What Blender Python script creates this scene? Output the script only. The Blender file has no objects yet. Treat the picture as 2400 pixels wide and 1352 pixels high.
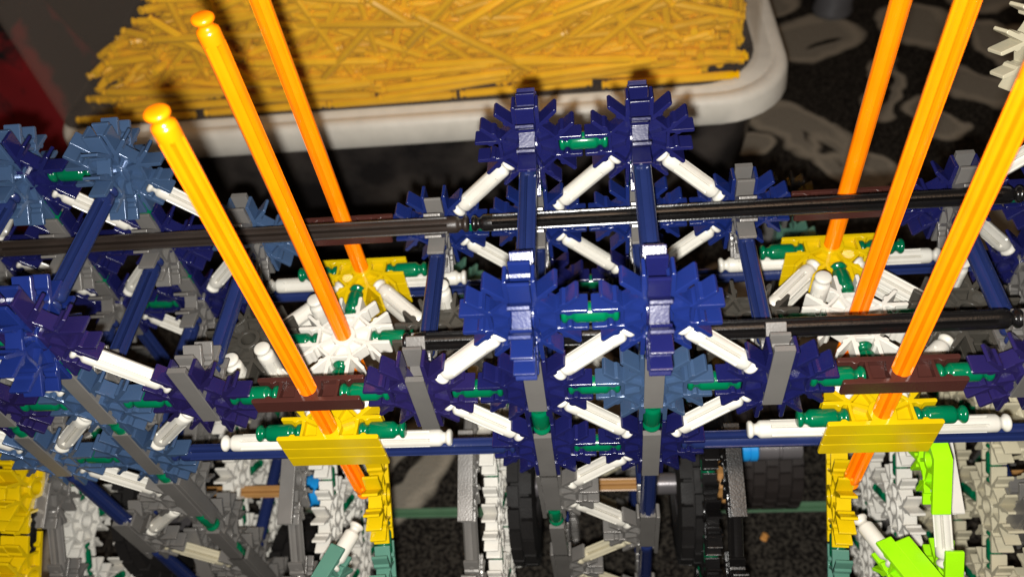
import bpy, bmesh, math, random
from mathutils import Matrix, Vector

# ------------------------------------------------------------------ scene, camera, light, exposure
S = 0.001                      # everything below is written in millimetres
U = 37.5                       # lattice pitch: connector to connector over the shortest rod
FLOOR = -318.5
sc = bpy.context.scene
col = sc.collection
random.seed(7)

right = Vector((0.9936, 0.0318, -0.1080))
down = Vector((-0.0450, -0.7672, -0.6399))
fwd = Vector((-0.1032, 0.6407, -0.7609))
CAM = Vector((20.84, -143.71, 182.48))
cam = bpy.data.objects.new('camera', bpy.data.cameras.new('camera'))
col.objects.link(cam)
cam.data.sensor_width = 36.0
cam.data.lens = 36.0 * 1901.8 / 2400.0
cam.data.clip_start = 0.005
cam.data.clip_end = 30.0
m3 = Matrix((right, -down, -fwd)).transposed()
cam.matrix_world = Matrix.Translation(CAM * S) @ m3.to_4x4()
cam.data.dof.use_dof = True
cam.data.dof.focus_distance = 0.268
cam.data.dof.aperture_fstop = 12.0
sc.camera = cam

world = bpy.data.worlds.new('World')
sc.world = world
world.use_nodes = True
bg = world.node_tree.nodes['Background']
bg.inputs[0].default_value = (1.0, 0.78, 0.6, 1)
bg.inputs[1].default_value = 0.014

fl = bpy.data.lights.new('flash', 'POINT')              # the phone's flash, right beside its lens
fl.energy = 8.8
fl.color = (1.0, 0.975, 0.925)
fl.shadow_soft_size = 0.003
flo = bpy.data.objects.new('flash', fl)
flo.location = (CAM + down * 9.0 - right * 3.0) * S
col.objects.link(flo)
cl = bpy.data.lights.new('ceiling_lamp', 'AREA')        # warm room light overhead
cl.energy = 6.2
cl.color = (1.0, 0.66, 0.42)
cl.shape = 'DISK'
cl.size = 0.7
clo = bpy.data.objects.new('ceiling_lamp', cl)
clo.location = (0.25, -0.35, 1.75)
clo.rotation_euler = (math.radians(-16), math.radians(8), 0)
col.objects.link(clo)

sc.view_settings.view_transform = 'Standard'
sc.view_settings.look = 'None'
sc.view_settings.exposure = 0.0
sc.view_settings.gamma = 1.0
sc.view_settings.use_curve_mapping = False
sc.cycles.max_bounces = 8
sc.cycles.transparent_max_bounces = 16

# ------------------------------------------------------------------ materials
def new_mat(name):
    m = bpy.data.materials.new(name)
    m.use_nodes = True
    return m, m.node_tree, m.node_tree.nodes['Principled BSDF']

def plastic(name, c, rough=0.28, metal=0.0, grain=0.12, vary=0.10, sss=0.0, spec=0.5):
    m, nt, b = new_mat(name)
    N, L = nt.nodes, nt.links
    tc = N.new('ShaderNodeTexCoord')
    oi = N.new('ShaderNodeObjectInfo')
    nz = N.new('ShaderNodeTexNoise'); nz.inputs['Scale'].default_value = 90.0; nz.inputs['Detail'].default_value = 3.0
    add = N.new('ShaderNodeVectorMath'); add.operation = 'ADD'
    L.new(tc.outputs['Object'], add.inputs[0]); L.new(oi.outputs['Random'], add.inputs[1])
    L.new(add.outputs[0], nz.inputs['Vector'])
    hsv = N.new('ShaderNodeHueSaturation')
    hsv.inputs['Color'].default_value = (*c, 1)
    mr = N.new('ShaderNodeMapRange')
    mr.inputs['To Min'].default_value = 1 - vary; mr.inputs['To Max'].default_value = 1 + vary
    L.new(oi.outputs['Random'], mr.inputs['Value'])
    mr2 = N.new('ShaderNodeMapRange')
    mr2.inputs['From Min'].default_value = 0.3; mr2.inputs['From Max'].default_value = 0.7
    mr2.inputs['To Min'].default_value = 0.93; mr2.inputs['To Max'].default_value = 1.05
    L.new(nz.outputs['Fac'], mr2.inputs['Value'])
    mul = N.new('ShaderNodeMath'); mul.operation = 'MULTIPLY'
    L.new(mr.outputs[0], mul.inputs[0]); L.new(mr2.outputs[0], mul.inputs[1])
    L.new(mul.outputs[0], hsv.inputs['Value'])
    L.new(hsv.outputs['Color'], b.inputs['Base Color'])
    rr = N.new('ShaderNodeMapRange')
    rr.inputs['To Min'].default_value = rough * 0.75; rr.inputs['To Max'].default_value = rough * 1.3
    L.new(nz.outputs['Fac'], rr.inputs['Value']); L.new(rr.outputs[0], b.inputs['Roughness'])
    b.inputs['Metallic'].default_value = metal
    b.inputs['Specular IOR Level'].default_value = spec
    if sss:
        b.inputs['Subsurface Weight'].default_value = sss
        b.inputs['Subsurface Radius'].default_value = (1.0, 0.5, 0.25)
        b.inputs['Subsurface Scale'].default_value = 0.0015
    if grain:
        n2 = N.new('ShaderNodeTexNoise'); n2.inputs['Scale'].default_value = 1400.0; n2.inputs['Detail'].default_value = 2.0
        L.new(add.outputs[0], n2.inputs['Vector'])
        bp = N.new('ShaderNodeBump'); bp.inputs['Strength'].default_value = grain; bp.inputs['Distance'].default_value = 0.0003
        L.new(n2.outputs['Fac'], bp.inputs['Height']); L.new(bp.outputs[0], b.inputs['Normal'])
    return m

MAT = dict(
    navy=plastic('navy_plastic', (0.0066, 0.0076, 0.056), 0.2, 0, 0.1, 0.15, 0, 0.8),
    royal=plastic('royal_blue_plastic', (0.0066, 0.0155, 0.098), 0.2, 0, 0.1, 0.12, 0, 0.8),
    rodblue=plastic('blue_rod_plastic', (0.010, 0.018, 0.075), 0.24),
    pale=plastic('pale_blue_pearl_plastic', (0.043, 0.080, 0.158), 0.2, 0.25, 0.1, 0.12, 0, 0.9),
    violet=plastic('violet_blue_plastic', (0.0125, 0.0090, 0.056), 0.2, 0, 0.1, 0.15, 0, 0.8),
    silver=plastic('silver_plastic', (0.155, 0.147, 0.138), 0.3, 0.3, 0.22),
    white=plastic('white_plastic', (0.53, 0.51, 0.455), 0.28, 0, 0.08, 0.05),
    snow=plastic('bright_white_plastic', (0.56, 0.54, 0.49), 0.35, 0, 0.08, 0.04),
    cream=plastic('cream_plastic', (0.46, 0.42, 0.30), 0.35, 0, 0.08, 0.08),
    green=plastic('green_plastic', (0.0, 0.098, 0.040), 0.16, 0, 0.05, 0.12),
    orange=plastic('orange_plastic', (0.97, 0.205, 0.001), 0.25, 0, 0.04, 0.02),
    yellow=plastic('yellow_plastic', (0.52, 0.355, 0.002), 0.2, 0, 0.05, 0.06),
    black=plastic('black_plastic', (0.005, 0.0045, 0.0045), 0.25, 0, 0.2, 0.2),
    sooty=plastic('worn_black_plastic', (0.017, 0.012, 0.0095), 0.4, 0, 0.2, 0.15),
    brown=plastic('brown_plastic', (0.045, 0.0145, 0.0115), 0.25, 0, 0.1, 0.1),
    smoke=plastic('dark_grey_plastic', (0.045, 0.041, 0.034), 0.3, 0, 0.25, 0.15),
    teal=plastic('teal_plastic', (0.075, 0.185, 0.14), 0.25, 0.1, 0.1, 0.1),
    lime=plastic('lime_plastic', (0.25, 0.60, 0.004), 0.25, 0, 0.05, 0.04),
    mint=plastic('dull_green_plastic', (0.085, 0.19, 0.10), 0.4, 0, 0.1, 0.1),
    tan=plastic('tan_plastic', (0.36, 0.185, 0.06), 0.4, 0, 0.1, 0.08),
    sky=plastic('bright_blue_plastic', (0.01, 0.22, 0.55), 0.3, 0, 0.05, 0.05),
    steel=plastic('grey_tube_plastic', (0.13, 0.12, 0.125), 0.3, 0.4, 0.1, 0.1),
    rubber=plastic('tyre_rubber', (0.0042, 0.0034, 0.0032), 0.7, 0, 0.6, 0.2, 0, 0.3),
    roller=plastic('roller_rubber', (0.022, 0.017, 0.0155), 0.6, 0, 0.5, 0.2, 0, 0.3),
    lid=plastic('lid_white_plastic', (0.70, 0.66, 0.58), 0.4, 0, 0.1, 0.02),
    heap=plastic('heap_rod_yellow', (0.87, 0.475, 0.001), 0.3, 0, 0.05, 0.16, 0, 0.3),
    crumb=plastic('crumb_orange', (0.5, 0.22, 0.05), 0.8, 0, 0.3, 0.3),
    leg=plastic('grey_furniture_leg', (0.14, 0.14, 0.15), 0.4, 0.2, 0.1, 0.05),
)

def clear_mat():
    m, nt, b = new_mat('clear_tub_plastic')
    N, L = nt.nodes, nt.links
    out = N['Material Output']
    tr = N.new('ShaderNodeBsdfTransparent'); tr.inputs[0].default_value = (0.99, 0.985, 0.975, 1)
    b.inputs['Base Color'].default_value = (0.62, 0.52, 0.45, 1)
    b.inputs['Roughness'].default_value = 0.12
    lw = N.new('ShaderNodeLayerWeight'); lw.inputs[0].default_value = 0.25
    mr = N.new('ShaderNodeMapRange'); mr.inputs['To Min'].default_value = 0.028; mr.inputs['To Max'].default_value = 0.09
    L.new(lw.outputs['Facing'], mr.inputs['Value'])
    mx = N.new('ShaderNodeMixShader')
    L.new(mr.outputs[0], mx.inputs[0]); L.new(tr.outputs[0], mx.inputs[1]); L.new(b.outputs[0], mx.inputs[2])
    L.new(mx.outputs[0], out.inputs['Surface'])
    return m
MAT['clear'] = clear_mat()

def noise_two(name, c0, c1, scale, lo, hi, rough):
    m, nt, b = new_mat(name)
    N, L = nt.nodes, nt.links
    g = N.new('ShaderNodeNewGeometry')
    nz = N.new('ShaderNodeTexNoise'); nz.inputs['Scale'].default_value = scale; nz.inputs['Detail'].default_value = 5
    L.new(g.outputs['Position'], nz.inputs['Vector'])
    r = N.new('ShaderNodeValToRGB')
    r.color_ramp.elements[0].position = lo; r.color_ramp.elements[0].color = (*c0, 1)
    r.color_ramp.elements[1].position = hi; r.color_ramp.elements[1].color = (*c1, 1)
    L.new(nz.outputs['Fac'], r.inputs['Fac']); L.new(r.outputs[0], b.inputs['Base Color'])
    b.inputs['Roughness'].default_value = rough
    return m
MAT['cloth'] = noise_two('red_and_black_cloth', (0.012, 0.006, 0.008), (0.28, 0.008, 0.012), 14, 0.47, 0.55, 0.9)
MAT['murk'] = noise_two('smoky_tub_plastic', (0.018, 0.016, 0.016), (0.11, 0.092, 0.080), 18, 0.42, 0.78, 0.22)

def carpet_mat():
    m, nt, b = new_mat('patterned_carpet')
    N, L = nt.nodes, nt.links
    g = N.new('ShaderNodeNewGeometry')
    wn = N.new('ShaderNodeTexNoise'); wn.inputs['Scale'].default_value = 22; wn.inputs['Detail'].default_value = 2
    L.new(g.outputs['Position'], wn.inputs['Vector'])
    sub = N.new('ShaderNodeVectorMath'); sub.operation = 'SUBTRACT'; sub.inputs[1].default_value = (0.5, 0.5, 0.5)
    L.new(wn.outputs['Color'], sub.inputs[0])
    scl = N.new('ShaderNodeVectorMath'); scl.operation = 'SCALE'; scl.inputs['Scale'].default_value = 0.040
    L.new(sub.outputs[0], scl.inputs[0])
    pos = N.new('ShaderNodeVectorMath'); pos.operation = 'ADD'
    L.new(g.outputs['Position'], pos.inputs[0]); L.new(scl.outputs[0], pos.inputs[1])
    leaves = [(250, 594, 52, 34, 10), (213, 452, 26, 52, 40), (240, 405, 17, 42, 30), (164, 436, 19, 17, 0), (357, 603, 34, 44, 20),
              (300, 505, 16, 44, -20), (385, 500, 44, 20, -35), (262, 398, 22, 20, 0), (-118, 118, 40, 26, 50), (-330, 30, 22, 60, 30),
              (105, 262, 46, 26, 25), (430, 420, 40, 22, 60), (330, 330, 22, 44, 0), (190, 190, 40, 22, -30), (20, 170, 22, 48, 20),
              (-250, 160, 50, 28, 10), (-420, 120, 30, 50, 0), (480, 560, 50, 30, 0), (300, 180, 40, 25, 40), (-140, 230, 45, 24, -20), (335, 455, 20, 34, 15), (165, 545, 30, 20, -25), (440, 650, 44, 30, 20), (300, 350, 18, 30, 60), (420, 560, 22, 40, 10), (210, 660, 40, 22, 0)]
    slits = [(225, 425, 5, 26, 35), (262, 584, 18, 5, 10), (300, 505, 6, 26, -20), (-118, 118, 22, 6, 50), (105, 262, 28, 7, 25)]
    mask = ring = None
    def mx(a, bsock, op):
        n = N.new('ShaderNodeMath'); n.operation = op
        L.new(a, n.inputs[0]); L.new(bsock, n.inputs[1])
        return n.outputs[0]
    for (x, y, a, bb, rot) in leaves:
        mp = N.new('ShaderNodeMapping'); mp.vector_type = 'TEXTURE'
        mp.inputs['Location'].default_value = (x * S, y * S, FLOOR * S)
        mp.inputs['Rotation'].default_value = (0, 0, math.radians(rot))
        mp.inputs['Scale'].default_value = (a * S, bb * S, 1.0)
        L.new(pos.outputs[0], mp.inputs['Vector'])
        ln = N.new('ShaderNodeVectorMath'); ln.operation = 'LENGTH'
        L.new(mp.outputs[0], ln.inputs[0])
        r1 = N.new('ShaderNodeMapRange'); r1.inputs['From Min'].default_value = 1.12; r1.inputs['From Max'].default_value = 0.92
        L.new(ln.outputs['Value'], r1.inputs['Value'])
        r2 = N.new('ShaderNodeMapRange'); r2.inputs['From Min'].default_value = 0.70; r2.inputs['From Max'].default_value = 0.85
        L.new(ln.outputs['Value'], r2.inputs['Value'])
        rg = mx(r1.outputs[0], r2.outputs[0], 'MULTIPLY')
        mask = r1.outputs[0] if mask is None else mx(mask, r1.outputs[0], 'MAXIMUM')
        ring = rg if ring is None else mx(ring, rg, 'MAXIMUM')
    for (x, y, a, bb, rot) in slits:
        mp = N.new('ShaderNodeMapping'); mp.vector_type = 'TEXTURE'
        mp.inputs['Location'].default_value = (x * S, y * S, FLOOR * S)
        mp.inputs['Rotation'].default_value = (0, 0, math.radians(rot))
        mp.inputs['Scale'].default_value = (a * S, bb * S, 1.0)
        L.new(pos.outputs[0], mp.inputs['Vector'])
        ln = N.new('ShaderNodeVectorMath'); ln.operation = 'LENGTH'
        L.new(mp.outputs[0], ln.inputs[0])
        r1 = N.new('ShaderNodeMapRange'); r1.inputs['From Min'].default_value = 0.85; r1.inputs['From Max'].default_value = 1.15
        L.new(ln.outputs['Value'], r1.inputs['Value'])
        mask = mx(mask, r1.outputs[0], 'MULTIPLY')
    sp = N.new('ShaderNodeTexNoise'); sp.inputs['Scale'].default_value = 420; sp.inputs['Detail'].default_value = 4
    L.new(g.outputs['Position'], sp.inputs['Vector'])
    dk = N.new('ShaderNodeValToRGB')
    dk.color_ramp.elements[0].position = 0.40; dk.color_ramp.elements[0].color = (0.005, 0.004, 0.0036, 1)
    dk.color_ramp.elements[1].position = 0.72; dk.color_ramp.elements[1].color = (0.06, 0.052, 0.042, 1)
    L.new(sp.outputs['Fac'], dk.inputs['Fac'])
    m1 = N.new('ShaderNodeMixRGB'); m1.inputs[2].default_value = (0.23, 0.205, 0.165, 1)
    L.new(mask, m1.inputs[0]); L.new(dk.outputs[0], m1.inputs[1])
    m2 = N.new('ShaderNodeMixRGB'); m2.inputs[2].default_value = (0.31, 0.272, 0.215, 1)
    L.new(ring, m2.inputs[0]); L.new(m1.outputs[0], m2.inputs[1])
    L.new(m2.outputs[0], b.inputs['Base Color'])
    b.inputs['Roughness'].default_value = 0.95
    b.inputs['Specular IOR Level'].default_value = 0.1
    bp = N.new('ShaderNodeBump'); bp.inputs['Strength'].default_value = 0.8; bp.inputs['Distance'].default_value = 0.002
    L.new(sp.outputs['Fac'], bp.inputs['Height']); L.new(bp.outputs[0], b.inputs['Normal'])
    return m
MAT['carpet'] = carpet_mat()

# ------------------------------------------------------------------ helpers
def mesh_from(bm, name, mat, smooth_angle=None):
    me = bpy.data.meshes.new(name)
    bmesh.ops.recalc_face_normals(bm, faces=bm.faces)
    bm.to_mesh(me); bm.free()
    if smooth_angle is not None:
        me.polygons.foreach_set('use_smooth', [True] * len(me.polygons))
        me.set_sharp_from_angle(angle=math.radians(smooth_angle))
    if mat: me.materials.append(MAT[mat])
    return me

def place(name, me, M=None, parent=None, label=None):
    o = bpy.data.objects.new(name, me)
    col.objects.link(o)
    M = M or Matrix.Identity(4)
    M = M.copy(); M.translation = M.translation * S
    if parent is not None:
        o.parent = parent
        M.translation = M.translation - parent.location
    o.matrix_basis = M
    if label: o['label'] = label
    return o

def thing(name, label, cat, loc, group=None):
    o = bpy.data.objects.new(name, None)
    o.empty_display_size = 0.02
    o.location = Vector(loc) * S
    col.objects.link(o)
    return tag(o, label, cat, group)

def tag(o, label, cat, group=None):
    o['label'] = label; o['category'] = cat
    if group: o['group'] = group
    return o

def frame(c, ex, ey):
    ex = Vector(ex).normalized(); ey = Vector(ey)
    ey = (ey - ex * ey.dot(ex)).normalized()
    ez = ex.cross(ey)
    M = Matrix((ex, ey, ez)).transposed().to_4x4()
    M.translation = Vector(c)
    return M

def at(*v): return Vector(v) * U

# ---- snowflake connectors: flat cells of three heights (rib, thin web, empty), extruded and chamfered
HH = 3.1
T225 = math.tan(math.radians(22.5))
def pol(r, a): return (r * math.cos(math.radians(a)), r * math.sin(math.radians(a)))
BUMP = [(11.6, 3.15), (12.3, 2.45), (13.4, 2.45), (14.1, 3.15)]
def half_cells(kind, c=90.0):
    a0, b0, s0, w0 = (2.9, 0), (4.5, 0), (9.2, 0), (10.3, 0)
    cells = []
    if kind in ('clip', 'slot'):
        a1, b1 = pol(2.9, 22.5), pol(4.5, 22.5)
        am = pol(2.9, 11.25)
        bs = pol(4.5, 22.5 - math.degrees(math.asin(0.7 / 4.5)))
        s1 = (9.2, 9.2 * T225 - 0.7577); w1 = (10.3, 3.15)
        J = (9.2, 9.2 * T225); K = (4.6 / T225, 4.6)
        cells += [(HH, [a0, b0, bs, am]), (HH, [am, bs, b1, a1]), (2.45, [bs, s1, J, b1])]
        if kind == 'clip':
            cells += [(0.4, [b0, s0, s1, bs]), (2.7, [s0, w0, w1, s1]),
                      (HH, [s1, w1, BUMP[0], K, J]),
                      (HH, BUMP + [(17.8, 3.2), (18.3, 3.5), (18.3, 4.3), (17.9, 4.6), K])]
        else:
            cells += [(HH, [s1, (17.6, 3.2), (18.0, 3.5), (18.0, 4.3), (17.6, 4.6), K, J])]
    else:                                                   # closing side with a flat back
        t = math.tan(math.radians(c)) if abs(c - 90) > 0.01 else None
        Q = (3.15 / t if t else 0.0, 3.15); Qo = (4.9 / t if t else 0.0, 4.9)
        q, s1, w1 = (4.0, 3.15), (9.2, 3.15), (10.3, 3.15)
        n = max(2, int(c / 22.5))
        hole = [pol(2.9, c * k / n) for k in range(n + 1)]
        n1o = (11.6, 4.9)
        cells += [(HH, [b0, q, Q] + hole[::-1]), (0.4, [b0, s0, s1, q]), (2.7, [s0, w0, w1, s1]),
                  (HH, [Q, q, s1, w1, BUMP[0], n1o, Qo]),
                  (HH, BUMP + [(17.8, 3.2), (18.3, 3.6), (18.3, 4.5), (17.9, 4.9), n1o])]
    return cells

def build_connector(kind):
    cells = []
    def addh(a, side, k, c=90.0):
        for h, pts in half_cells(k, c):
            ca, sa = math.cos(math.radians(a)), math.sin(math.radians(a))
            P = [(x, side * y) for x, y in pts]
            P = [(x * ca - y * sa, x * sa + y * ca) for x, y in P]
            if side < 0: P.reverse()
            cells.append((h, P))
    full = lambda a, k='clip': (addh(a, 1, k), addh(a, -1, k))
    if kind == 'c8':
        for k in range(8): full(45 * k)
    elif kind == 'c7':
        for k in range(8): full(45 * k, 'slot' if k == 2 else 'clip')
    elif kind == 'c5':
        for k in (1, 2, 3): full(45 * k)
        addh(0, 1, 'clip'); addh(0, -1, 'end', 90); addh(180, -1, 'clip'); addh(180, 1, 'end', 90)
    elif kind == 'c4':
        for k in (1, 2): full(45 * k)
        addh(0, 1, 'clip'); addh(0, -1, 'end', 112.5); addh(135, -1, 'clip'); addh(135, 1, 'end', 112.5)
    elif kind == 'c2':
        for a in (0, 180): addh(a, 1, 'end', 90); addh(a, -1, 'end', 90)
    elif kind == 'c4s':                                     # the slotted half connector with a long flat spine
        for k in (1, 2, 3): full(45 * k)
        addh(0, 1, 'clip'); addh(180, -1, 'slot')
        cells.append((HH - 0.02, [(-10.0, -3.4), (19.5, -3.4), (19.5, -1.5), (-10.0, -1.5)]))
        cells.append((HH - 0.06, [(-5.0, -1.5), (10.0, -1.5), (10.0, -0.02), (-5.0, -0.02)]))
    bm = bmesh.new()
    vid = {}
    def key(p): return (round(p[0], 2), round(p[1], 2))
    def vert(p, z):
        k = key(p) + (round(z, 3),)
        if k not in vid: vid[k] = bm.verts.new((p[0] * S, p[1] * S, z * S))
        return vid[k]
    edge = {}
    for i, (h, P) in enumerate(cells):
        ks = [key(p) for p in P]
        for a, b in zip(ks, ks[1:] + ks[:1]):
            edge.setdefault(frozenset((a, b)), []).append(i)
    def face(vs):
        try: bm.faces.new(vs)
        except ValueError: pass
    for i, (h, P) in enumerate(cells):
        face([vert(p, h) for p in P]); face([vert(p, -h) for p in P][::-1])
        for a, b in zip(P, P[1:] + P[:1]):
            if key(a) == key(b): continue
            nb = [j for j in edge[frozenset((key(a), key(b)))] if j != i]
            h2 = cells[nb[0]][0] if nb else 0.0
            if h2 == 0.0:
                face([vert(a, -h), vert(b, -h), vert(b, h), vert(a, h)])
            elif h2 < h - 1e-6:
                face([vert(a, h2), vert(b, h2), vert(b, h), vert(a, h)])
                face([vert(a, -h), vert(b, -h), vert(b, -h2), vert(a, -h2)])
    bm.normal_update()
    es = [e for e in bm.edges if len(e.link_faces) == 2 and e.calc_face_angle(0) > math.radians(35)
          and (abs(e.verts[0].co.z - e.verts[1].co.z) < 1e-7) and abs(e.verts[0].co.z) > 0.002]
    bmesh.ops.bevel(bm, geom=es, offset=0.00048, offset_type='OFFSET', segments=3, profile=0.5, affect='EDGES', clamp_overlap=True)
    me = mesh_from(bm, kind, None, 40)
    # area weighted corner normals: flat faces stay flat, only the chamfers turn
    around = [[] for _ in me.vertices]
    for p in me.polygons:
        for v in p.vertices: around[v].append(p.index)
    nr = [p.normal.copy() for p in me.polygons]; ar = [p.area for p in me.polygons]
    out = []
    for p in me.polygons:
        for li in p.loop_indices:
            n = Vector()
            for f in around[me.loops[li].vertex_index]:
                if nr[f].dot(nr[p.index]) > 0.76: n += nr[f] * ar[f]
            out.append(n.normalized() if n.length > 0 else nr[p.index])
    me.normals_split_custom_set(out)
    return me

BASE, CONN, ROD = {}, {}, {}
def conn_mesh(kind, mat):
    if kind not in BASE: BASE[kind] = build_connector(kind)
    if (kind, mat) not in CONN:
        me = BASE[kind].copy(); me.name = 'connector_' + mat
        me.materials.append(MAT[mat]); CONN[kind, mat] = me
    return CONN[kind, mat]

# ---- rods: moulded head, neck, collar and a fluted shaft, along local x
def rod_mesh(length, mat, low=False):
    k = (round(length, 1), mat, low)
    if k in ROD: return ROD[k]
    n = 36 if not low else 8
    prof = [(0.0, 2.2), (0.3, 2.75), (0.7, 3.0), (1.3, 3.0), (1.7, 2.7), (2.1, 2.15), (2.6, 1.95), (3.2, 2.1), (3.7, 2.65), (4.1, 2.95), (4.6, 3.08)]
    if low: prof = [(0.0, 2.6), (0.6, 3.0), (1.3, 3.0), (2.3, 2.0), (3.6, 2.6), (4.4, 3.05)]
    half = length / 2
    rings = [(-half + s, r, 0) for s, r in prof]
    if length > 22 and not low:
        rings += [(-half + 7.6, 3.1, 0), (-half + 7.9, 3.1, 1), (half - 7.9, 3.1, 1), (half - 7.6, 3.1, 0)]
    rings += [(half - s, r, 0) for s, r in reversed(prof)]
    bm = bmesh.new()
    vs = []
    for x, r, fl_ in rings:
        row = []
        for i in range(n):
            a = 2 * math.pi * i / n
            rr = r
            if fl_:
                d = min((i - 3) % 6, (3 - i) % 6)
                rr = 2.0 if d == 0 else 3.06
            row.append(bm.verts.new((x * S, rr * math.cos(a) * S, rr * math.sin(a) * S)))
        vs.append(row)
    for A, B in zip(vs, vs[1:]):
        for i in range(n):
            bm.faces.new((A[i], A[(i + 1) % n], B[(i + 1) % n], B[i]))
    bm.faces.new(vs[0][::-1]); bm.faces.new(vs[-1])
    ROD[k] = mesh_from(bm, 'rod_' + mat, mat, 38)
    return ROD[k]

def rod_between(name, p, q, mat, parent, gap=10.5, roll=0.0, label=None):
    p, q = Vector(p), Vector(q)
    d = q - p
    L = d.length - 2 * gap
    ex = d.normalized()
    up = Vector((0, 0, 1)) if abs(ex.z) < 0.9 else Vector((0, -1, 0))
    M = frame((p + q) / 2, ex, up) @ Matrix.Rotation(roll, 4, 'X')
    return place(name, rod_mesh(L, mat), M, parent, label)

def conn(kind, mat, c, ex, ey, parent, name='snowflake_connector', label=None):
    return place(name, conn_mesh(kind, mat), frame(c, ex, ey), parent, label)

X, Y, Z = Vector((1, 0, 0)), Vector((0, 1, 0)), Vector((0, 0, 1))

def lathe(bm, prof, n, axis='X'):
    rows = []
    for x, r in prof:
        rows.append([bm.verts.new((x * S, r * math.cos(2 * math.pi * i / n) * S, r * math.sin(2 * math.pi * i / n) * S)) for i in range(n)])
    for A, B in zip(rows, rows[1:]):
        for i in range(n): bm.faces.new((A[i], A[(i + 1) % n], B[(i + 1) % n], B[i]))
    return rows

def box(bm, c, s, M=None):
    vs = []
    for dx in (-1, 1):
        for dy in (-1, 1):
            for dz in (-1, 1):
                v = Vector((c[0] + dx * s[0] / 2, c[1] + dy * s[1] / 2, c[2] + dz * s[2] / 2))
                if M: v = M @ v
                vs.append(bm.verts.new(v * S))
    fs = []
    for f in ((0, 1, 3, 2), (4, 6, 7, 5), (0, 4, 5, 1), (2, 3, 7, 6), (0, 2, 6, 4), (1, 5, 7, 3)):
        fs.append(bm.faces.new([vs[i] for i in f]))
    return vs, fs

# ------------------------------------------------------------------ floor
bm = bmesh.new()
for x, y in ((-3000, -2000), (3000, -2000), (3000, 4000), (-3000, 4000)): bm.verts.new((x * S, y * S, 0))
bm.faces.new(bm.verts)
carpet = place('carpet', mesh_from(bm, 'carpet', 'carpet'), Matrix.Translation((0, 0, FLOOR)))
carpet['kind'] = 'structure'

# ------------------------------------------------------------------ storage tub with the heap of yellow rods behind the frame
def rrect(x0, x1, y0, y1, r, n=8, rl=None):
    pts = []
    rl = rl or r
    for cx, cy, a, r in ((x1 - r, y0 + r, -90, r), (x1 - r, y1 - r, 0, r), (x0 + rl, y1 - rl, 90, rl), (x0 + rl, y0 + rl, 180, rl)):
        for k in range(n + 1):
            t = math.radians(a + 90 * k / n)
            pts.append((cx + r * math.cos(t), cy + r * math.sin(t)))
    return pts

def loops(bm, rows):
    vr = [[bm.verts.new((x * S, y * S, z * S)) for x, y, z in r] for r in rows]
    for A, B in zip(vr, vr[1:]):
        n = len(A)
        for i in range(n): bm.faces.new((A[i], A[(i + 1) % n], B[(i + 1) % n], B[i]))
    return vr

LID = -140.0
tub = thing('storage_tub', 'clear plastic tub full of yellow rods set on a white lid behind the toy', 'storage tub', (-100, 420, FLOOR))
bm = bmesh.new()
def inset(d, z): return [(x, y, z) for x, y in rrect(-346 + d, 153 - d, 271 + d, 600 - d, 48 - d * 0.6, 8, 30 - d * 0.5)]
vr = loops(bm, [inset(6, LID - 19), inset(1, LID - 18.5), inset(0, LID - 17), inset(1.2, LID - 4), inset(2.6, LID - 1.2), inset(5, LID), inset(9, LID), inset(10, LID - 0.8), inset(11.5, LID - 0.8), inset(12.5, LID)])
bm.faces.new(vr[0][::-1]); bm.faces.new(vr[-1])
place('lid', mesh_from(bm, 'lid', 'lid', 40), None, tub)
bm = bmesh.new()
def wall(d, z, t=0.0): return [(x, y, z) for x, y in rrect(-341 - d * 0.6, 134 - d, 286 + d, 585 - d, 40, 8, 14)]
vr = loops(bm, [wall(0, LID + 0.3), wall(0.6, LID + 4), wall(4, LID + 120), wall(6, LID + 150), wall(7.6, LID + 150), wall(5.6, LID + 119), wall(2.2, LID + 4), wall(1.8, LID + 0.3)])
place('clear_wall', mesh_from(bm, 'clear_wall', 'clear', 40), None, tub)
bm = bmesh.new()
vr = loops(bm, [wall(3.0, LID + 0.2), wall(3.0, LID + 0.7)])
bm.faces.new(vr[0][::-1]); bm.faces.new(vr[-1])
place('tub_base', mesh_from(bm, 'tub_base', 'murk', 40), None, tub)
bm = bmesh.new()
def low(d, z): return [(x, y, z) for x, y in rrect(-336 + d, 138 - d, 288 + d, 585 - d, 38)]
vr = loops(bm, [low(0, LID - 19.2), low(3, LID - 60), low(14, FLOOR + 6), low(18, FLOOR + 0.5)])
bm.faces.new(vr[-1])
place('smoky_body', mesh_from(bm, 'smoky_body', 'murk', 40), None, tub)

heap_low = rod_mesh(86, 'heap', True)
for v in heap_low.vertices: v.co.y *= 0.9; v.co.z *= 0.9
rng = random.Random(21)
def heap_pose(layer):
    for _ in range(60):
        z = LID + 4 + 96 * rng.random() ** 1.25
        x = rng.uniform(-340, 132)
        t = (z - LID) / 80.0
        if z < LID + 36 and rng.random() < 0.85: ry = rng.gauss(-3, 8)
        else: ry = rng.gauss(-8, 30)
        if rng.random() < 0.08: ry = rng.uniform(-70, 70)
        rz = rng.gauss(0, 7 if layer == 0 else 16)
        if x < -215 and rng.random() < 0.6: rz = rng.uniform(40, 85); ry = rng.uniform(-25, 25)
        d = Vector((math.cos(math.radians(rz)) * math.cos(math.radians(ry)), math.sin(math.radians(rz)) * math.cos(math.radians(ry)), -math.sin(math.radians(ry))))
        z = max(z, LID + 3.6 + abs(d.z) * 43)
        ext = abs(d.x) * 43 + 3
        yy = 292 + layer * 6.4 + abs(d.y) * 43 + rng.uniform(0, 3.5)
        lo = -334 + max(0.0, (z + abs(d.z) * 30 - LID - 14)) * 1.2
        if x - ext < lo or x + ext > 128 - t * 3: continue
        return frame((x, yy, z), d, Z if abs(d.z) < 0.9 else Y)
    return None
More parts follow.
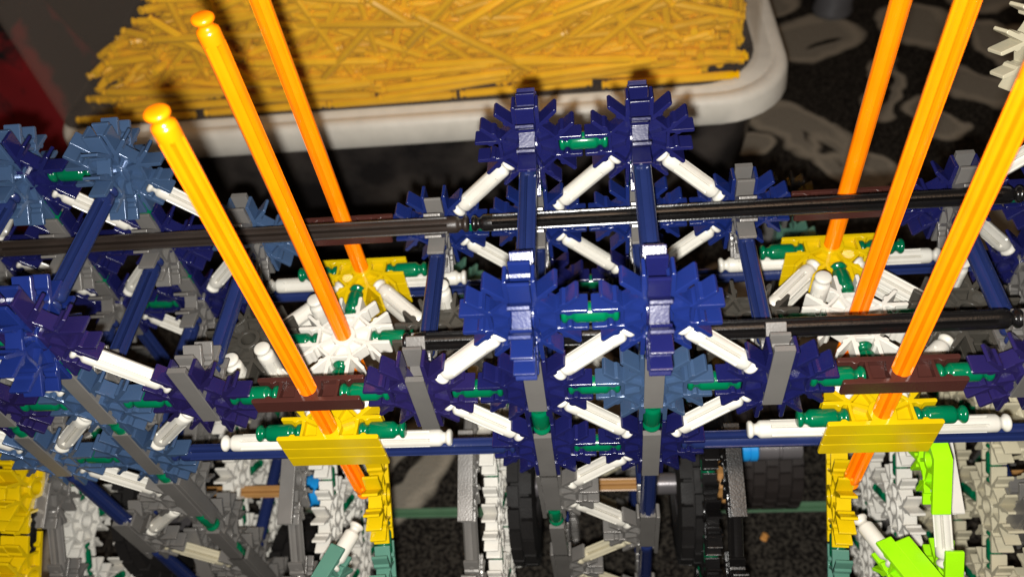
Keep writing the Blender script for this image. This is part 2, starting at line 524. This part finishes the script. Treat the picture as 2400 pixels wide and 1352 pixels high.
count = 0
def heap_add(M):
    global count
    o = place('yellow_rod', heap_low, M)
    tag(o, 'yellow plastic rod lying in the heap inside the clear tub', 'rod', 'yellow rods heaped in the tub')
    count += 1
for row in range(4):
    x = -334 + rng.uniform(0, 30) + row * 9
    while x + 88 < 131:
        a = math.radians(rng.gauss(0.8, 1.6 + row * 0.9)); b = math.radians(rng.gauss(0, 1.5))
        heap_add(frame((x + 43, 291.2 + row * 0.35 + rng.uniform(0, 2.2), LID + 3.6 + row * 5.9 + rng.uniform(-0.4, 0.8)), (math.cos(a), math.sin(b), math.sin(a)), Z))
        x += 87 + rng.uniform(0, 6)
for _ in range(16):
    a = math.radians(rng.uniform(72, 100)); e = math.radians(rng.uniform(-14, 14))
    heap_add(frame((rng.uniform(84, 122), 337 + rng.uniform(0, 8), LID + rng.uniform(8, 62)), (math.cos(a), math.sin(a), math.sin(e)), Z))
for layer, num in ((0, 30), (1, 125), (2, 70), (3, 41)):
    for _ in range(num):
        M = heap_pose(layer)
        if M is None: continue
        heap_add(M)
bm = bmesh.new()
base_v = [v.co.copy() for v in heap_low.vertices]
base_f = [tuple(p.vertices) for p in heap_low.polygons]
for layer in (1, 2, 3, 4, 5, 6, 7):
    for _ in range(170):
        M = heap_pose(layer)
        if M is None: continue
        M.translation = M.translation * S
        vs = [bm.verts.new(M @ v) for v in base_v]
        for f in base_f: bm.faces.new([vs[i] for i in f])
o = place('rod_heap', mesh_from(bm, 'rod_heap', 'heap', 38))
o['kind'] = 'stuff'
tag(o, 'mass of yellow rods deeper in the clear tub', 'rods')

# ------------------------------------------------------------------ the toy frame
FR = thing('construction_toy_frame', 'big truss frame of blue and silver snowflake connectors with white and green rods', 'construction toy', (0, U, FLOOR))
LBL = dict(pale='pale pearly blue snowflake connector', brown='brown straight connector', yellow='yellow half snowflake connector',
           snow='white snowflake connector lying flat', smoke='dark grey snowflake connector', cream='cream snowflake connector')

def node(x, y, z, xz, yz, spine_up=True, xzslot=True):
    c = at(x, y, z)
    if xz: conn('c7', xz, c, X, Z if xzslot else -Z, FR, 'snowflake_connector', LBL.get(xz))
    inn = Y if y < 1 else -Y
    if yz == 'silver':
        conn('c4s', 'silver', c, Z if spine_up else -Z, inn, FR, 'spine_connector')
    elif yz:
        ey = -Z if xzslot else Z
        conn('c7', yz, c, Y, ey, FR, 'snowflake_connector', LBL.get(yz))

def rods(pairs, y, mat, name, skip=()):
    for (a, b, c, d) in pairs:
        rod_between(name, at(a, y, b), at(c, y, d), mat, FR, roll=random.choice((0.0, 0.26)))

def module(m0, left, colour):
    """m0: lattice x of the first of the two peaks; left: mirror the zigzag"""
    f = (lambda k: m0 + k) if not left else (lambda k: m0 + 1 - k)
    for y in (0, 2):
        P = lambda k, z: (f(k), y, z)
        for k in (0, 1):
            a, b = colour(f(k), y, 0)
            node(*P(k, 0), a, b, True, k == 0)
        for k in (-1, 0, 1, 2):
            a, b = colour(f(k), y, -1)
            node(*P(k, -1), a, b, f(k) != -1)
        for k in (0, 1):
            a, b = colour(f(k), y, -2)
            node(*P(k, -2), a, b, not (f(k) in (0, 1)))
        g = [(f(0), 0, f(1), 0), (f(-1), -1, f(0), -1), (f(0), -1, f(1), -1), (f(1), -1, f(2), -1), (f(0), -2, f(1), -2),
             (f(0), 0, f(0), -1), (f(1), 0, f(1), -1), (f(0), -1, f(0), -2), (f(1), -1, f(1), -2)]
        rods(g, y, 'green', 'green_rod')
        w = [(f(0), 0, f(-1), -1), (f(1), 0, f(0), -1), (f(1), 0, f(2), -1), (f(-1), -1, f(0), -2), (f(0), -1, f(1), -2), (f(2), -1, f(1), -2)]
        rods(w, y, 'white', 'white_rod')
        # column underneath: k=0 has a node at every pitch, k=1 carries longer blue rods
        for z in range(-3, -9, -1):
            if z % 2:   # odd: node on k=0
                conn('c5', 'silver', at(f(0), y, z), -Z if not left else Z, X if not left else -X, FR, 'half_connector')
            else:
                conn('c5', 'silver', at(f(1), y, z), Z if not left else -Z, -X if not left else X, FR, 'half_connector')
                conn('c4s', 'silver', at(f(1), y, z), Z, Y if y < 1 else -Y, FR, 'spine_connector')
                rod_between('blue_rod', at(f(1), y, z + 2), at(f(1), y, z), 'rodblue', FR)
            conn('c4s', 'silver', at(f(0), y, z), Z if z % 2 else -Z, Y if y < 1 else -Y, FR, 'spine_connector')
            rod_between('green_rod', at(f(0), y, z + 1), at(f(0), y, z), 'green', FR)
            a, b = ((f(1), z + 1), (f(0), z)) if z % 2 else ((f(0), z + 1), (f(1), z))
            rod_between('white_rod', at(a[0], y, a[1]), at(b[0], y, b[1]), 'white' if z > -5 else 'cream', FR)
    for k, z in ((0, 0), (1, 0), (-1, -1), (0, -1), (1, -1), (2, -1), (0, -2), (1, -2), (1, -4), (0, -5), (1, -6)):
        rod_between('blue_rod', at(f(k), 0, z), at(f(k), 2, z), 'rodblue', FR, roll=random.choice((0.0, 0.4)))

def col_mid(x, y, z):
    if z == 0: return ('royal', 'royal') if (y == 0 and x == 0) else (('royal', 'navy') if y == 0 else ('navy', 'navy'))
    if z == -1: return (('pale' if x == 1 else ('violet' if x == -1 else 'navy')) if y == 0 else 'royal', 'silver')
    return ('navy', 'silver')
def col_left(x, y, z):
    if z == 0: return ('violet', 'royal') if y == 0 else (('pale', 'pale') if x == -4 else ('navy', 'pale'))
    if z == -1: return (('pale' if x in (-4, -6) else 'violet') if y == 0 else ('pale' if x == -3 else 'navy'), 'silver')
    return ('pale' if y == 0 else 'navy', 'silver')
def col_right(x, y, z):
    if z == 0: return ('navy', 'navy')
    return ('violet' if y == 0 else 'navy', 'silver')
module(0, False, col_mid)
module(-5, True, col_left)
module(5, True, col_right)

# links between the towers: straight brown connectors, stacks of yellow half connectors, flat white and grey snowflakes
ZT = -2 * U + 12.6
ZM = -2 * U + 6.3
ZB = -2 * U
ZW = ZT + 4.0
for gx in (-2, 3):
    for y in (0, 2):
        inn = Y if y == 0 else -Y
        ex = X if y == 0 else -X
        conn('c2', 'brown', at(gx, y, -1), X, Y, FR, 'straight_connector', LBL['brown'])
        for s in (-1, 1):
            rod_between('green_rod', at(gx, y, -1), at(gx + s, y, -1), 'green', FR)
        for zz in (ZT, ZM, ZB):
            c = Vector((gx * U, y * U, zz))
            conn('c5', 'yellow', c, ex, inn, FR, 'half_snowflake_connector', LBL['yellow'])
        for s in (-1, 1):
            c = Vector((gx * U, y * U, 0))
            rod_between('green_rod', c + Z * ZT, c + Z * ZT + X * s * U, 'green', FR)
            rod_between('white_rod', c + Z * ZM, c + Z * ZM + X * s * 53.0, 'white', FR, roll=0.26)
            rod_between('blue_rod', c + Z * ZB, c + Z * ZB + X * s * 2 * U, 'rodblue', FR, roll=0.2)
        mid = Vector((gx * U, U, ZW))
        rod_between('green_rod', mid, Vector((gx * U, y * U, ZT + 1.0)), 'green', FR)
        for s in (-1, 1):
            for zz in ((ZT, ZM) if y == 2 else (ZT,)):
                rod_between('white_rod', Vector((gx * U, y * U, zz)), Vector(((gx + s) * U, U, zz)), 'white', FR, roll=0.26)
    conn('c8', 'snow', Vector((gx * U, U, ZW)), X, Y, FR, 'snowflake_connector', LBL['snow'])
    for s in (-1, 1):
        c = Vector(((gx + s) * U, U, ZW))
        conn('c8', 'smoke', c, X, Y, FR, 'snowflake_connector', LBL['smoke'])
        conn('c8', 'smoke', c - Z * 6.3, X, Y, FR, 'snowflake_connector', LBL['smoke'])
        rod_between('green_rod', Vector((gx * U, U, ZW)), c, 'green', FR)
    # upright white pegs clipped across the jaws, heads up
    pegs = [(gx, 135), (gx + 1, 90), (gx - 1, -90), (gx - 1, -45)]
    for px, ang in pegs:
        a = math.radians(ang)
        p = Vector((px * U + 15.4 * math.cos(a), U + 15.4 * math.sin(a), -62.5))
        place('white_peg', rod_mesh(32, 'white'), frame(p, Z, X), FR)

# long black cross rods held by the upper inner jaws of the spine connectors
def xrod(x0, y, z, mat, length=190.0):
    place('long_rod', rod_mesh(length, mat), frame((x0 * U + length / 2, y, z), X, Z) @ Matrix.Rotation(0.3, 4, 'X'), FR)
xrod(-1.13, 11.0, -U + 11.5, 'black')
xrod(-0.62, 2 * U - 11.0, -U + 11.0, 'black')
xrod(-5.72, 2 * U - 11.0, -U + 11.0, 'sooty')
xrod(4.47, 2 * U - 11.0, -U + 11.0, 'sooty')

# cream connector peeking in at the upper right
cc = at(4.36, 2.15, 0.63)
conn('c8', 'cream', cc, Vector((0.9, 0.3, 0.2)), Vector((0.1, 0.35, 0.9)), FR, 'snowflake_connector', LBL['cream'])
rod_between('green_rod', cc, at(5, 2, 0), 'green', FR)

# hanging arms below the yellow stacks
def arm(c, side, matA, tailmat, name, label):
    t = thing(name, label, 'toy arm', (c[0], c[1], c[2]))
    c = Vector(c)
    tilt = Vector((0.04 * side, -0.79, -0.62)).normalized()
    upf = Vector((0.05 * side, -0.62, 0.79))
    conn('c5', 'yellow', c, tilt, upf, t, 'half_snowflake_connector')
    c2 = c + tilt * U
    conn('c5', 'teal', c2, tilt, upf, t, 'half_snowflake_connector')
    rod_between('green_rod', c, c2, 'green', t)
    return t, c2
armL, cl2 = arm((-69, 0, -113), 1, 'yellow', 'teal', 'hanging_arm', 'yellow and teal snowflake arm hanging under the left yellow stack')
armR, cr2 = arm((110, 0, -122), -1, 'yellow', 'lime', 'hanging_arm', 'yellow and lime snowflake arm hanging under the right yellow stack')
far = thing('hanging_arm', 'yellow snowflake arm with a black rod at the far left edge', 'toy arm', (-6.5 * U, 0, -150))
ft = Vector((-0.06, -0.79, -0.61)).normalized()
for k, cm in enumerate(('yellow', 'yellow')):
    conn('c5', cm, Vector((-222, 6, -112)) + ft * U * k, ft, Vector((0, -0.61, 0.79)), far, 'half_snowflake_connector')
    conn('c5', cm, Vector((-228.3, 6, -112)) + ft * U * k, ft, Vector((0, -0.61, 0.79)), far, 'half_snowflake_connector')
rod_between('black_rod', Vector((-222, 6, -112)), Vector((-222, 6, -112)) + ft * U, 'black', far)
def elbow(p, q, mat, parent, flip):
    conn('c4', mat, q, (Vector(p) - Vector(q)), Vector((0.08 * flip, 0, -1)), parent, 'elbow_connector')
    if mat == 'lime': conn('c4', mat, Vector(q) + X * 6.3, (Vector(p) - Vector(q)), Vector((0.08 * flip, 0, -1)), parent, 'elbow_connector')
    rod_between('white_rod', p, q, 'white', parent)
elbow((-72, -3, -112), (-88, -40, -112), 'teal', armL, 1)
elbow((111, 0, -121), (127, -38, -116), 'lime', armR, -1)
conn('c4', 'lime', (136, -4, -86), Vector((0, -0.63, -0.77)), Vector((0, 1, -0.9)), armR, 'elbow_connector')
conn('c4', 'lime', (141, -36, -125), Vector((0, 0.63, 0.77)), Vector((0, 1, -0.9)), armR, 'elbow_connector')
rod_between('white_rod', (136, -4, -86), (141, -36, -125), 'white', armR)

# ------------------------------------------------------------------ six orange rods dropped through the stacks
names = {(-2, 0): 'orange rod standing front left, its round head in full view above the brown connector',
         (-2, 1): 'orange rod standing in the white flat snowflake on the left, second head from the left',
         (-2, 2): 'orange rod in the rear left yellow stack, its top cut off by the picture edge',
         (3, 0): 'thick looking orange rod nearest the right edge, through the front right brown connector',
         (3, 1): 'middle of the three orange rods on the right, over the second black rod',
         (3, 2): 'orange rod in the rear right yellow stack, leftmost of the right three'}
for (gx, y), lab in names.items():
    o = place('orange_rod', rod_mesh(190, 'orange'), frame((gx * U, y * U, -16 + (0.4 if y else 0)), Z, X) @ Matrix.Rotation(0.5 + 0.3 * y, 4, 'X'))
    tag(o, lab, 'rod', 'orange rods standing upright in the frame')

# ------------------------------------------------------------------ wheels, tyres and axle under the frame
AX = Vector((0, U, -4.9 * U))
def spoked_wheel(x, rim, disc, off, label, rodmat='silver', yc=1.0, zc=-4.9):
    t = thing('spoked_wheel', label, 'toy wheel', (x * U, yc * U, zc * U), 'spoked wheels on the axle')
    c = Vector((x * U, yc * U, zc * U))
    R = 69.3
    pts = []
    for k in range(8):
        a = math.radians(22.5 + 45 * k)
        d = Vector((0, math.cos(a), math.sin(a)))
        pts.append(c + d * R)
        conn('c5', rim, c + d * R, X.cross(d), -d, t, 'rim_connector')
    for k in range(8):
        rod_between('rim_rod', pts[k], pts[(k + 1) % 8], rodmat, t)
    if disc:
        b = c + X * off
        dirs = [Vector((0, math.cos(math.radians(45 + 90 * k)), math.sin(math.radians(45 + 90 * k)))) for k in range(4)]
        grid = [b] + [b + d * U for d in dirs] + [b + (dirs[k] + dirs[(k + 1) % 4]) * U for k in range(4)]
        for g in grid: conn('c8', disc, g, dirs[0], dirs[1], t, 'snowflake_connector')
        for k in range(4):
            rod_between('green_rod', b, b + dirs[k] * U, 'green', t)
            for j in (k, (k + 1) % 4):
                rod_between('green_rod', b + dirs[j] * U, b + (dirs[k] + dirs[(k + 1) % 4]) * U, 'green', t)
    return t
spoked_wheel(-5.85, 'silver', 'snow', -6.6, 'silver rimmed white wheel at the far left edge under the frame')
spoked_wheel(-2.95, 'silver', 'snow', 6.6, 'silver rimmed white wheel just left of the teal arm')
spoked_wheel(-0.95, 'silver', 'snow', 6.6, 'silver rimmed white wheel seen edge on between the teal arm and the middle column')
spoked_wheel(-4.55, 'silver', 'snow', 6.6, 'silver rimmed white wheel deep in the lower left behind the slanting blue rod', 'silver', 1.8, -5.4)
spoked_wheel(1.92, 'black', 'black', -6.6, 'black wheel seen edge on right of the middle column', 'black')
spoked_wheel(4.05, 'snow', 'snow', -6.6, 'all white wheel behind the lime arm', 'cream')
spoked_wheel(5.05, 'cream', 'cream', -6.6, 'cream white wheel right of the lime arm', 'cream')

def tyre(x, w, R, c, label, name='rubber_tyre', nb=22, mat='rubber'):
    t = thing(name, label, 'tyre', (x, c[1], c[2] - R))
    cx = Vector((x, c[1], c[2]))
    bm = bmesh.new()
    prof = [(-w / 2, R * 0.55), (-w / 2, R * 0.86), (-w / 2 + 2, R * 0.94), (w / 2 - 2, R * 0.94), (w / 2, R * 0.86), (w / 2, R * 0.55), (-w / 2, R * 0.55)]
    lathe(bm, prof, 40)
    place('carcass', mesh_from(bm, 'carcass', mat, 40), Matrix.Translation(cx), t)
    bm = bmesh.new()
    cols = max(2, int(w / 7))
    for i in range(nb):
        for j in range(cols):
            a = 2 * math.pi * (i + 0.5 * (j % 2)) / nb
            Mx = Matrix.Rotation(a, 4, 'X')
            bw = w / cols
            box(bm, (-w / 2 + bw * (j + 0.5), 0, R * 0.96), (bw * 0.86, 2 * math.pi * R / nb * 0.84, R * 0.08), Mx)
    o = place('tread', mesh_from(bm, 'tread', mat), Matrix.Translation(cx), t)
    o['kind'] = 'stuff'
    bm = bmesh.new()
    lathe(bm, [(-w / 2 + 2, 5), (-w / 2 + 1, 7), (-w / 2 + 3, R * 0.5), (-w / 2 + 2, R * 0.56), (w / 2 - 2, R * 0.56), (w / 2 - 3, R * 0.5), (w / 2 - 1, 7), (w / 2 - 2, 5), (-w / 2 + 2, 5)], 32)
    place('rim', mesh_from(bm, 'tyre_rim', 'steel', 40), Matrix.Translation(cx), t)
    return t
tyre(-0.47 * U, 12, 37, AX, 'dark rubber tyre on the axle left of the middle column')
tyre(1.58 * U, 12, 37, AX, 'dark rubber tyre on the axle right of the middle column')
tyre(3.05 * U, 44, 34, (0, 2.85 * U, FLOOR + 34), 'wide dark roller tyre with block tread behind the right orange rods', 'roller_tyre', 26, 'roller')
tyre(-5.4 * U, 12, 42, AX, 'dark tyre in the shade at the far left, beside the silver column')
tyre(-3.95 * U, 22, 40, (0, 0.45 * U, -7.0 * U), 'dark tyre at the lower left below the blue rod')

axle = thing('axle', 'grey and tan axle crossing below the middle column, with tan clips', 'axle', (20, U, -4.9 * U))
place('tan_rod', rod_mesh(116, 'tan'), frame((25, U, -4.9 * U), X, Z), axle)
place('tan_rod', rod_mesh(86, 'tan'), frame((-150, U, -4.9 * U), X, Z), axle)
place('tan_rod', rod_mesh(86, 'tan'), frame((232, U, -4.9 * U), X, Z), axle)
def tube(x0, x1, r, mat, name, c=AX, parent=axle):
    bm = bmesh.new()
    w = x1 - x0
    lathe(bm, [(0, 3.2), (0, r - 0.6), (0.6, r), (w * 0.45, r), (w * 0.47, r - 0.5), (w * 0.53, r - 0.5), (w * 0.55, r), (w - 0.6, r), (w, r - 0.6), (w, 3.2)], 28)
    place(name, mesh_from(bm, name, mat, 40), Matrix.Translation(Vector((x0, c[1], c[2]))), parent)
tube(-22, 8, 5.2, 'steel', 'spacer'); tube(44, 70, 5.2, 'steel', 'spacer')
def clip(x, mat, w=8):
    bm = bmesh.new()
    pts = [(-8, -6), (8, -6), (9, -2), (7, 2), (7, 9), (3, 10), (2, 4), (-2, 4), (-3, 10), (-7, 9), (-7, 2), (-9, -2)]
    A = [bm.verts.new((-w / 2 * S, p[0] * S, p[1] * S)) for p in pts]
    B = [bm.verts.new((w / 2 * S, p[0] * S, p[1] * S)) for p in pts]
    bm.faces.new(A[::-1]); bm.faces.new(B)
    for i in range(len(pts)): bm.faces.new((A[i], A[(i + 1) % len(pts)], B[(i + 1) % len(pts)], B[i]))
    bmesh.ops.bevel(bm, geom=bm.edges[:], offset=0.0006, segments=2, affect='EDGES')
    place('clip', mesh_from(bm, 'clip', mat, 40), Matrix.Translation(Vector((x, AX.y, AX.z))), axle)
for x in (-27, 75): clip(x, 'tan')
tube(84, 92, 6, 'sky', 'collar', (0, AX.y + 8, AX.z + 18)); tube(-128, -121, 8, 'sky', 'collar'); tube(64, 71, 6, 'sky', 'collar', (0, AX.y + 8, AX.z + 18))
tube(92, 112, 5.5, 'steel', 'spacer', (0, AX.y + 8, AX.z + 18)); tube(66, 112, 3.6, 'smoke', 'spacer', (0, AX.y + 8, AX.z + 18))

# loose pale green rods on the carpet
for x0, lab in ((-5.6, 'dull green long rod on the carpet left of the middle column'), (2.15, 'dull green long rod on the carpet right of the middle column')):
    o = place('long_green_rod', rod_mesh(190, 'mint'), frame((x0 * U + 95, 85, FLOOR + 3.2), X, Z))
    tag(o, lab, 'rod', 'dull green rods on the carpet')

# posts standing behind the frame
for x, y, lab in ((-62, 150, 'grey post with black clip behind the rear truss, left'), (117, 165, 'grey post with black clip behind the rear truss, right')):
    t = thing('back_post', lab, 'post', (x, y, FLOOR), 'posts behind the frame')
    zt = -128
    bm = bmesh.new(); box(bm, (0, 0, (FLOOR + zt) / 2), (12, 5, zt - FLOOR)); bmesh.ops.bevel(bm, geom=bm.edges[:], offset=0.0008, segments=2, affect='EDGES')
    place('shaft', mesh_from(bm, 'shaft', 'silver', 40), Matrix.Translation((x, y, 0)), t)
    conn('c5', 'black', (x, y, zt + 4), X, Z, t, 'half_connector')
    conn('c4', 'teal', (x + 4, y - 7, zt - 22), Z, X, t, 'elbow_connector')

# crumbs
crumb = bmesh.new()
bmesh.ops.create_icosphere(crumb, subdivisions=2, radius=0.0022)
for v in crumb.verts: v.co *= 1 + 0.35 * math.sin(v.co.x * 1900 + v.co.y * 2300 + 1) * math.cos(v.co.z * 2100)
crumb_me = mesh_from(crumb, 'crumb', 'crumb', 60)
for x, y, s, lab in ((-72, 92, 1.0, 'orange crumb lying beside the left dull green rod'), (118, 66, 1.1, 'orange crumb on the carpet just below the right dull green rod'),
                     (98, 10, 0.9, 'orange crumb on the carpet low between the black wheel and the yellow arm'), (60, 24, 1.2, 'brown crumb on the carpet by the blue column rod'),
                     (-25, 30, 1.0, 'crumb on the carpet beside the left tyre')):
    o = place('crumb', crumb_me, Matrix.Translation((x, y, FLOOR + 1.6 * s)) @ Matrix.Scale(s, 4))
    tag(o, lab, 'crumb', 'crumbs on the carpet')

# ------------------------------------------------------------------ far things: furniture leg, red cloth
bm = bmesh.new()
rows = lathe(bm, [(0, 17), (2, 20), (6, 20), (8, 18.5), (150, 18.5), (300, 18.5)], 36)
bm.faces.new(rows[0][::-1]); bm.faces.new(rows[-1])
o = place('furniture_leg', mesh_from(bm, 'furniture_leg', 'leg', 40), frame((281, 640, FLOOR + 0.2), Z, X))
tag(o, 'grey round furniture leg on the carpet at the top right', 'furniture leg')
bm = bmesh.new()
bmesh.ops.create_grid(bm, x_segments=60, y_segments=60, size=1)
rr = random.Random(3)
ph = [(rr.uniform(2, 9), rr.uniform(2, 9), rr.uniform(0, 6)) for _ in range(10)]
for v in bm.verts:
    x, y = v.co.x, v.co.y
    h = sum(math.sin(a * x + b * y + c) for a, b, c in ph) * 12
    edge = max(abs(x), abs(y))
    v.co = Vector((x * 125, y * 120, (120 + h * 0.7) * min(1.0, (1.0 - edge) * 5.0) + 1.5)) * S
me = mesh_from(bm, 'red_cloth', 'cloth', 60)
o = place('red_cloth', me, Matrix.Translation((-610, 480, FLOOR)))
tag(o, 'crumpled dark red and black cloth beside the tub at the left edge', 'cloth')
print('heap rods', count, 'objects', len(bpy.data.objects))
